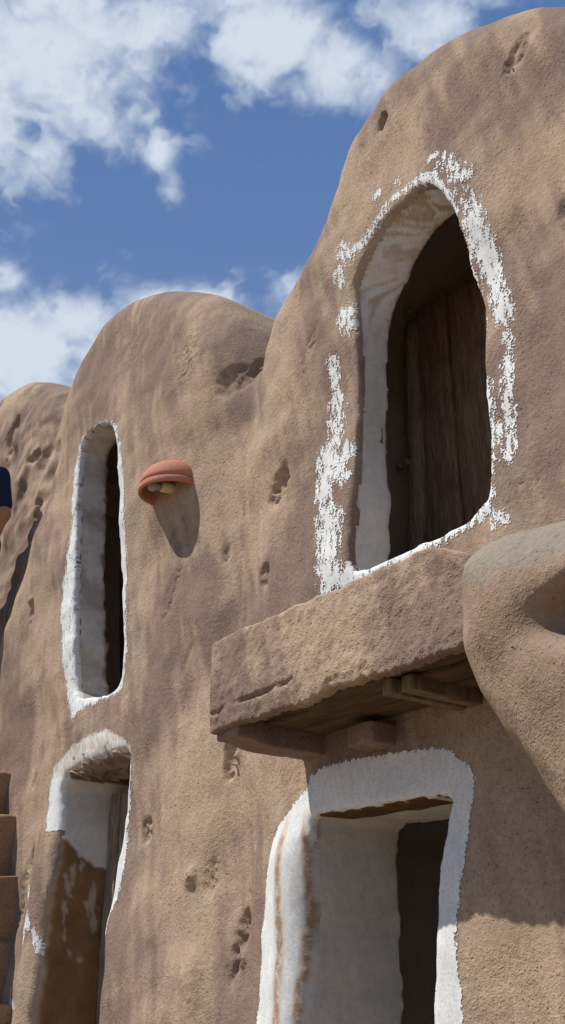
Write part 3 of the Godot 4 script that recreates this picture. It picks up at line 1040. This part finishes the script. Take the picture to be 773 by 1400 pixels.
func lathe(profile: Array, from: float, to: float, steps: int) -> ArrayMesh:
	# profile: [radius, height] pairs turned round y between two angles
	var st := SurfaceTool.new()
	st.begin(Mesh.PRIMITIVE_TRIANGLES)
	for s in steps:
		var a := lerpf(from, to, float(s) / steps)
		var b := lerpf(from, to, float(s + 1) / steps)
		for k in profile.size() - 1:
			var p: Array = profile[k]
			var q: Array = profile[k + 1]
			var c := [Vector3(p[0] * cos(a), p[1], p[0] * sin(a)), Vector3(p[0] * cos(b), p[1], p[0] * sin(b)), Vector3(q[0] * cos(b), q[1], q[0] * sin(b)), Vector3(q[0] * cos(a), q[1], q[0] * sin(a))]
			for m in [0, 1, 2, 0, 2, 3]:
				st.add_vertex(c[m])
	st.index()
	st.generate_normals()
	return st.commit()


# ------------------------------------------------------------------ things
func ground() -> void:
	var pm := PlaneMesh.new()
	pm.size = Vector2(400, 400)
	pm.subdivide_width = 8
	pm.subdivide_depth = 8
	var o := part("ground", pm, M.sand, self)
	o.set_meta("kind", "structure")


func mud_colour_at(offset: Vector3) -> Callable:
	return func(v: Vector3) -> Color:
		return adobe(v.x + offset.x, v.y + offset.y, v.z * 1.3 + offset.z)


func balcony() -> void:
	# the thick mud-coated ledge over the right doorway, on boards and joists
	var at := Vector3(-2.37, 2.575, 0.16)
	var root := Node3D.new()
	root.name = "balcony"
	houses[2].add_child(root)
	root.position = at
	var shape := func(q: Vector3) -> Vector3:
		var w := q + at
		var n := n_mid.get_noise_3d(w.x * 0.6, w.y * 0.6, w.z * 0.6) * 0.009 + n_mid.get_noise_3d(w.x * 1.6, w.y * 1.6, w.z * 1.6) * 0.003 + n_fine.get_noise_3d(w.x, w.y, w.z) * 0.003
		var out := Vector3(0, 0, 1) if q.z > 0.1 else Vector3.ZERO
		if q.y > 0.0:
			q.y += n * smoothstep(0.1, 0.14, q.y) - 0.09 * smoothstep(-1.98, -1.72, w.x) * q.y / 0.16
		if q.z > 0.2:
			q.z += n * 1.2
			# the long drying crack
			var line := 2.475 + 0.012 * n_mid.get_noise_2d(w.x * 1.6, 4.0) + 0.006 * n_chip.get_noise_2d(w.x, 4.0) + (w.x + 3.05) * 0.045
			var hair := exp(-pow((w.y - line) / 0.0055, 2.0)) * smoothstep(-2.45, -2.6, w.x)
			q.z -= hair * 0.020 * clampf(0.6 + 2.0 * n_mid.get_noise_2d(w.x * 0.9, 11.0), 0.0, 1.0)
		# broken lower edge
		if q.y < -0.08:
			var t := smoothstep(-0.10, -0.155, q.y)
			var jag := n_chip.get_noise_2d(w.x * 0.9, 3.0)
			q.y += t * (0.016 * n_mid.get_noise_2d(w.x * 0.5, 2.0) + 0.010 * jag + 0.018 * smoothstep(-2.8, -1.9, w.x))
			if q.z > 0.2:
				q.z -= t * (0.004 + 0.006 * absf(n_fine.get_noise_2d(w.x * 0.9, 7.0)))
		if q.y < -0.12 and w.z < 0.375 and w.x > -2.98:
			q.y += 0.055 + 0.012 * n_fine.get_noise_2d(w.x * 0.5, w.z * 0.5)
		if q.x < -0.6:
			q.x += n * 1.5
			q.y -= 0.012 * smoothstep(-0.6, -0.75, q.x)
		return q
	part("slab", rough_box(Vector3(1.40, 0.325, 0.52), 0.012, 0.0075, shape, mud_colour_at(at)), M.wall, root)
	# boards under the mud
	var boards := [[0.315, 0.10], [0.195, 0.13], [0.065, 0.12]]
	for b in boards:
		part("board", rough_box(Vector3(1.36, 0.022, b[1]), 0.004, 0.2, wobble(0.02, b[0] * 30.0)), M.wood_lying, root, Vector3(-2.33, 2.452 - 0.008 * float(b[0] < 0.3), b[0]) - at)
	for e in [[-2.262, 0.315, 0.042], [-2.195, 0.295, 0.05]]:
		var len: float = e[1] + 0.12
		part("joist", rough_box(Vector3(e[2], 0.05, len), 0.006, 0.1, wobble(0.004, e[0] * 9.0)), M.wood_pale, root, Vector3(e[0], 2.418, e[1] - len * 0.5) - at)
	# mud bracket under the left end
	var bracket := func(q: Vector3) -> Vector3:
		q.y += 0.02 * smoothstep(0.1, 0.2, q.z) + 0.006 * n_mid.get_noise_3d(q.x, q.y, q.z * 1.5)
		q.x += 0.008 * n_mid.get_noise_3d(q.z * 1.2, q.y, q.x + 5.0)
		return q
	part("bracket", rough_box(Vector3(0.13, 0.085, 0.46), 0.010, 0.03, bracket, mud_colour_at(Vector3(-2.98, 2.4, 0.2))), M.wall, root, Vector3(-3.005, 2.405, 0.155) - at)
	part("corbel_stone", rough_box(Vector3(0.135, 0.07, 0.14), 0.007, 0.02, wobble(0.007, 3.0), mud_colour_at(Vector3(-2.66, 2.37, 0.0))), M.wall, houses[2], Vector3(-2.64, 2.372, 0.025))


func wobble(amount: float, at: float) -> Callable:
	return func(q: Vector3) -> Vector3:
		return q + Vector3(n_mid.get_noise_3d(q.x + at, q.y, q.z), n_mid.get_noise_3d(q.x, q.y + at + 9.0, q.z), n_mid.get_noise_3d(q.x, q.y, q.z + at + 17.0)) * amount


func stair_wing() -> void:
	# the swollen end of an outside stair that leans on the house right of the balcony
	var o := thing("stair_wing", "swollen rounded adobe mass with a scooped hollow beside the balcony", "stair wall", Vector3.ZERO)
	var outline := smooth_poly(poly([-1.76, 2.66, -1.80, 2.60, -1.815, 2.52, -1.82, 2.42, -1.815, 2.33, -1.775, 2.23, -1.71, 2.15, -1.645, 2.07, -1.605, 1.99, -1.56, 1.90, -1.48, 1.75, -1.34, 1.5, -1.27, 1.1, -1.24, -0.4, 0.4, -0.4, 0.4, 2.40, -0.6, 2.50, -1.2, 2.61, -1.64, 2.70]), 1)
	var field := func(v: Vector3) -> float:
		var s := sd_poly(Vector2(v.x, v.y), outline)
		var lump := n_big.get_noise_3d(v.x * 1.6, v.y * 1.6, v.z * 1.6) * 0.018 + n_mid.get_noise_3d(v.x * 0.6, v.y * 0.6, v.z * 0.6) * 0.005
		var d := smax(s, v.z - 0.60 + 0.06 * smoothstep(2.2, 1.6, v.y), 0.30) + lump
		d = maxf(d, -(v.z + 0.25))
		var q := Vector3((v.x + 1.04) / 0.46, (v.y - 2.36) / 0.105, (v.z - 0.63) / 0.27)
		var e := (q.length() - 1.0) * 0.15
		return smax(d, -e, 0.05)
	var colour := func(v: Vector3) -> Color:
		var c := adobe(v.x + 9.0, v.y * 1.2, v.z)
		c = c.lerp(Color(0.36, 0.275, 0.19), 0.45)
		# a grey cement repair smeared over the upper corner
		var g := smoothstep(0.1, 0.35, 0.62 - Vector2((v.x + 1.55) / 0.34, (v.y - 2.60) / 0.20).length() * 0.62 + 0.30 * n_mid.get_noise_3d(v.x, v.y, v.z))
		return c.lerp(Color(0.30, 0.285, 0.245), g * 0.75)
	part("stair_wall", nets(field, grid([-1.85, -1.0, 0.014, 0.45, 0.06]), grid([-0.2, 1.6, 0.08, 1.75, 0.03, 2.82, 0.014]), grid([-0.1, 0.1, 0.05, 0.75, 0.014]), colour), M.wall, o)


func plank(w: float, h: float, t: float, sd: float) -> ArrayMesh:
	return rough_box(Vector3(w, h, t), 0.006, 0.07, wobble(0.009, sd))


func right_house_details() -> void:
	# wooden shutter in the arched window
	var house: Node3D = houses[2]
	var shutter := Node3D.new()
	shutter.name = "shutter"
	house.add_child(shutter)
	shutter.position = Vector3(-2.755, 3.22, -0.62)
	var pole := []
	for k in 19:
		var y := -0.04 + k * 0.072
		pole.append([Vector3(-0.275 + 0.014 * sin(y * 4.0) + 0.06 * y + 0.008 * n_mid.get_noise_1d(y * 2.0), y, 0.02), 0.048 - 0.008 * y + 0.008 * n_mid.get_noise_1d(y * 1.5 + 8.0)])
	part("stile", tube(pole, 12), M.wood_grey, shutter)
	for e in [[-0.25, 0.52, 0.055], [-0.315, 0.53, 0.04], [-0.19, 1.30, 0.05]]:
		part("peg", tube([[Vector3(e[0], e[1], e[2]), 0.018], [Vector3(e[0], e[1], e[2] + 0.02), 0.016], [Vector3(e[0], e[1], e[2] + 0.028), 0.008]], 8), M.wood_grey, shutter)
	part("plank", plank(0.20, 1.36, 0.035, 2.0), M.wood_dark, shutter, Vector3(-0.105, 0.64, 0.0))
	part("plank", plank(0.23, 1.33, 0.035, 5.0), M.wood_dark, shutter, Vector3(0.118, 0.62, -0.012))
	part("plank", plank(0.16, 1.30, 0.035, 9.0), M.wood_dark, shutter, Vector3(0.322, 0.60, -0.004))
	# timber lintel of the right doorway
	var lin_ := part("lintel_beam", rough_box(Vector3(0.66, 0.05, 0.16), 0.008, 0.06, wobble(0.008, 4.0)), M.wood_lintel, house, Vector3(-2.66, 2.176, -0.085))
	lin_.rotation.z = -0.012
	lin_.set_meta("label", "brown timber beam under the whitewashed door lintel")


func left_door_leaf() -> void:
	var house: Node3D = houses[1]
	var door := Node3D.new()
	door.name = "door"
	house.add_child(door)
	door.position = Vector3(-5.03, 0.0, -0.285)
	door.rotation.y = 0.0
	for e in [[0.02, 0.10, 3.0], [0.135, 0.12, 5.0], [0.265, 0.13, 8.0], [0.40, 0.13, 12.0]]:
		part("plank", plank(e[1], 2.50, 0.035, e[2]), M.wood_grey, door, Vector3(e[0], 1.28, 0.006 * sin(e[2])))
	# broken mud and reeds left of the door lintel
	var frag := func(q: Vector3) -> Vector3:
		var e := n_chip.get_noise_3d(q.x * 0.5, q.y * 0.7, q.z * 0.5)
		var g := n_mid.get_noise_3d(q.x * 1.2, q.y, q.z * 1.2)
		return q + Vector3(0, 0.03 * e + 0.03 * g, 0.05 * e + 0.045 * g)
	part("door_lintel", rough_box(Vector3(0.74, 0.09, 0.26), 0.012, 0.016, frag, mud_colour_at(Vector3(-4.75, 2.63, 0))), M.wall, house, Vector3(-4.755, 2.648, -0.15))
	# shutter deep in the narrow window
	var sh := Node3D.new()
	sh.name = "shutter"
	house.add_child(sh)
	sh.position = Vector3(-5.47, 3.05, -0.52)
	for e in [[-0.12, 0.14, 4.0], [0.03, 0.15, 7.0], [0.19, 0.16, 13.0]]:
		part("plank", plank(e[1], 1.62, 0.03, e[2]), M.wood_red, sh, Vector3(e[0], 0.82, 0.004 * sin(e[2] * 3.0)))


func steps() -> void:
	var o := thing("outside_steps", "steep mud steps climbing the wall at the left edge", "steps", Vector3.ZERO)
	var tops := [[3.39, -6.20], [3.2, -6.14], [3.0, -6.08], [2.72, -5.76], [2.46, -5.61], [2.14, -5.49], [1.82, -5.45], [1.53, -5.31], [1.23, -5.24], [0.93, -5.20], [0.62, -5.17], [0.31, -5.14]]
	for k in tops.size():
		var top: float = tops[k][0]
		var face: float = tops[k][1]
		var low: float = tops[k + 1][0] if k + 1 < tops.size() else 0.0
		var hgt := top - low + 0.05
		var len := 7.8 + face if k > 0 else 1.4
		var mid := Vector3(face - len * 0.5, top - hgt * 0.5, 0.42)
		var shape := func(q: Vector3) -> Vector3:
			var w := q + mid
			return q + Vector3(n_mid.get_noise_3d(w.x * 0.6, w.y * 0.6, w.z * 0.6), 0.8 * n_mid.get_noise_3d(w.x * 0.7, 3.0, w.z * 0.7), 0.0) * 0.025 * float(q.x > 0.0)
		var colour := func(q: Vector3) -> Color:
			var c := adobe(q.x + mid.x, q.y + mid.y, q.z)
			return c.lerp(Color(0.33, 0.20, 0.115), 0.75)
		part("step", rough_box(Vector3(len, hgt, 1.0), 0.018, 0.045, shape, colour), M.wall, o, mid)


func wall_lamp() -> void:
	var at := Vector3(-4.05, 3.81, front(-4.05, 3.81) - 0.004)
	var o := thing("wall_lamp", "terracotta half-bowl lamp fixed to the adobe wall", "lamp", at)
	var r := 0.168
	var prof := [[r - 0.016, -0.004], [r - 0.004, -0.006], [r, 0.0], [r, 0.022], [r - 0.003, 0.026], [r - 0.013, 0.028], [r - 0.011, 0.033], [r - 0.006, 0.036]]
	for k in range(1, 11):
		var t := k / 10.0 * PI * 0.5
		prof.append([(r - 0.006) * cos(t), 0.036 + 0.128 * sin(t)])
	prof.append([0.0, 0.150])
	for k in range(9, -1, -1):
		var t := k / 10.0 * PI * 0.5
		prof.append([(r - 0.020) * cos(t), 0.030 + 0.115 * sin(t)])
	prof.append([r - 0.016, -0.004])
	part("shade", lathe(prof, -0.16, PI + 0.16, 44), M.terra, o)
	part("lamp_holder", tube([[Vector3(0.01, 0.03, -0.02), 0.026], [Vector3(0.005, 0.024, 0.03), 0.027], [Vector3(0.0, 0.020, 0.062), 0.026], [Vector3(0.0, 0.020, 0.066), 0.021]], 16), M.holder, o)
	part("bulb", tube([[Vector3(-0.002, 0.020, 0.066), 0.014], [Vector3(-0.004, 0.019, 0.080), 0.018], [Vector3(-0.008, 0.017, 0.10), 0.027], [Vector3(-0.011, 0.016, 0.118), 0.026], [Vector3(-0.013, 0.015, 0.130), 0.016], [Vector3(-0.014, 0.015, 0.134), 0.004]], 16), M.bulb, o)


# ------------------------------------------------------------------ the person at the head of the steps
func bones_field(bones: Array, k: float) -> Callable:
	return func(v: Vector3) -> float:
		var d := 9.0
		for b in bones:
			var a: Vector3 = b[0]
			var ab: Vector3 = b[1] - a
			var t := clampf((v - a).dot(ab) / maxf(ab.dot(ab), 1e-9), 0.0, 1.0)
			var e: float = (v - a - ab * t).length() - lerpf(b[2], b[3], t)
			var h := maxf(k - absf(d - e), 0.0) / k
			d = minf(d, e) - h * h * k * 0.25
		return d


func person() -> void:
	# stands side on at the head of the steps, arms hanging; x forward, z sideways in body axes
	var o := thing("person", "person in navy short-sleeved shirt standing at the left edge", "person", Vector3(-6.44, 3.39, 0.20))
	o.rotation.y = deg_to_rad(-55.0)
	var trunk := []
	var shirt := []
	var legs := []
	var skin := []
	trunk.append([Vector3(0, 0.92, -0.07), Vector3(0, 0.92, 0.07), 0.125, 0.125])
	trunk.append([Vector3(0.01, 1.0, 0), Vector3(0.01, 1.25, 0), 0.14, 0.145])
	trunk.append([Vector3(0, 1.38, -0.12), Vector3(0, 1.38, 0.12), 0.085, 0.085])
	trunk.append([Vector3(0.01, 1.27, -0.07), Vector3(0.01, 1.27, 0.07), 0.125, 0.125])
	skin.append_array(trunk)
	skin.append([Vector3(-0.01, 1.42, 0), Vector3(0.015, 1.56, 0), 0.06, 0.055])
	skin.append([Vector3(0.02, 1.64, 0), Vector3(0.005, 1.70, 0), 0.088, 0.093])
	skin.append([Vector3(0.06, 1.58, 0), Vector3(0.05, 1.62, 0), 0.05, 0.06])
	skin.append([Vector3(0.115, 1.625, 0), Vector3(0.098, 1.665, 0), 0.014, 0.009])
	for s in [-1.0, 1.0]:
		var sh := Vector3(0, 1.40, s * 0.185)
		var el := Vector3(-0.03, 1.11, s * 0.235)
		var wr := Vector3(0.05, 0.87, s * 0.235)
		skin.append([sh, el, 0.05, 0.04])
		skin.append([el, wr, 0.040, 0.027])
		skin.append([Vector3(0.0, 1.655, s * 0.092), Vector3(0.0, 1.635, s * 0.094), 0.018, 0.012])
		# palm, four fingers and a thumb
		var pl := wr + Vector3(0.012, -0.075, 0)
		skin.append([wr, pl, 0.026, 0.030])
		for f in 4:
			var root := pl + Vector3(-0.027 + 0.018 * f, -0.012, 0)
			var len: float = [0.062, 0.074, 0.078, 0.070][f]
			var knee := root + Vector3(0.003, -len * 0.55, -s * 0.006)
			skin.append([root, knee, 0.0095, 0.009])
			skin.append([knee, knee + Vector3(0.004, -len * 0.45, -s * 0.018), 0.009, 0.008])
		skin.append([wr + Vector3(0.028, -0.03, -s * 0.008), wr + Vector3(0.052, -0.072, -s * 0.012), 0.011, 0.010])
		skin.append([wr + Vector3(0.052, -0.072, -s * 0.012), wr + Vector3(0.054, -0.105, -s * 0.016), 0.010, 0.008])
		var hip := Vector3(0, 0.90, s * 0.09)
		var kn := Vector3(0.02, 0.49, s * 0.14)
		var an := Vector3(-0.02, 0.09, s * 0.16)
		skin.append([hip, kn, 0.085, 0.058])
		skin.append([kn, an, 0.056, 0.038])
		skin.append([an, an + Vector3(0.16, -0.045, s * 0.02), 0.042, 0.035])
		legs.append([hip, kn, 0.112, 0.100])
		legs.append([kn, an, 0.098, 0.085])
		shirt.append([sh, sh.lerp(el, 0.72), 0.068, 0.068])
	legs.append([Vector3(0, 0.92, -0.07), Vector3(0, 0.92, 0.07), 0.136, 0.136])
	for b in trunk:
		shirt.append([b[0], b[1], b[2] + 0.02, b[3] + 0.02])
	shirt.append([Vector3(0, 0.88, -0.08), Vector3(0, 0.88, 0.08), 0.145, 0.145])
	var all := bones_field(skin, 0.05)
	part("body", nets(all, grid([-0.2, 0.22, 0.016]), grid([0.0, 0.62, 0.03, 0.9, 0.011, 1.82, 0.016]), grid([-0.32, 0.32, 0.014])), M.skin, o)
	var sf := bones_field(shirt, 0.06)
	var shirt_cut := func(v: Vector3) -> float:
		var fold := 0.006 * n_mid.get_noise_3d(v.x * 0.8, v.y * 1.2, v.z * 0.8)
		return maxf(maxf(sf.call(v) + fold, 0.80 - v.y), v.y - 1.475 + absf(v.z) * 0.15)
	part("shirt", nets(shirt_cut, grid([-0.24, 0.24, 0.018]), grid([0.78, 1.54, 0.018]), grid([-0.34, 0.34, 0.018])), M.shirt, o)
	part("trousers", nets(bones_field(legs, 0.05), grid([-0.22, 0.22, 0.025]), grid([0.0, 1.1, 0.03]), grid([-0.3, 0.3, 0.025])), M.trousers, o)
	var hair := func(v: Vector3) -> float:
		var d: float = Vector3((v.x + 0.012) / 1.05, v.y - 1.70, v.z).length() - 0.107
		return maxf(d, minf(v.x - 0.05, 1.735 - v.y) if v.y > 1.6 else 1.62 - v.y)
	part("hair", nets(hair, grid([-0.15, 0.15, 0.012]), grid([1.56, 1.83, 0.012]), grid([-0.14, 0.14, 0.012])), M.hair, o)
	for s in [-1.0, 1.0]:
		part("eye", rough_box(Vector3(0.012, 0.011, 0.026), 0.004, 0.01), M.hair, o, Vector3(0.102, 1.667, s * 0.034))
		part("shoe", rough_box(Vector3(0.28, 0.09, 0.105), 0.04, 0.03), M.shoe, o, Vector3(0.055, 0.045, s * 0.165))
	part("mouth", rough_box(Vector3(0.01, 0.008, 0.05), 0.003, 0.01), M.hair, o, Vector3(0.104, 1.585, 0))
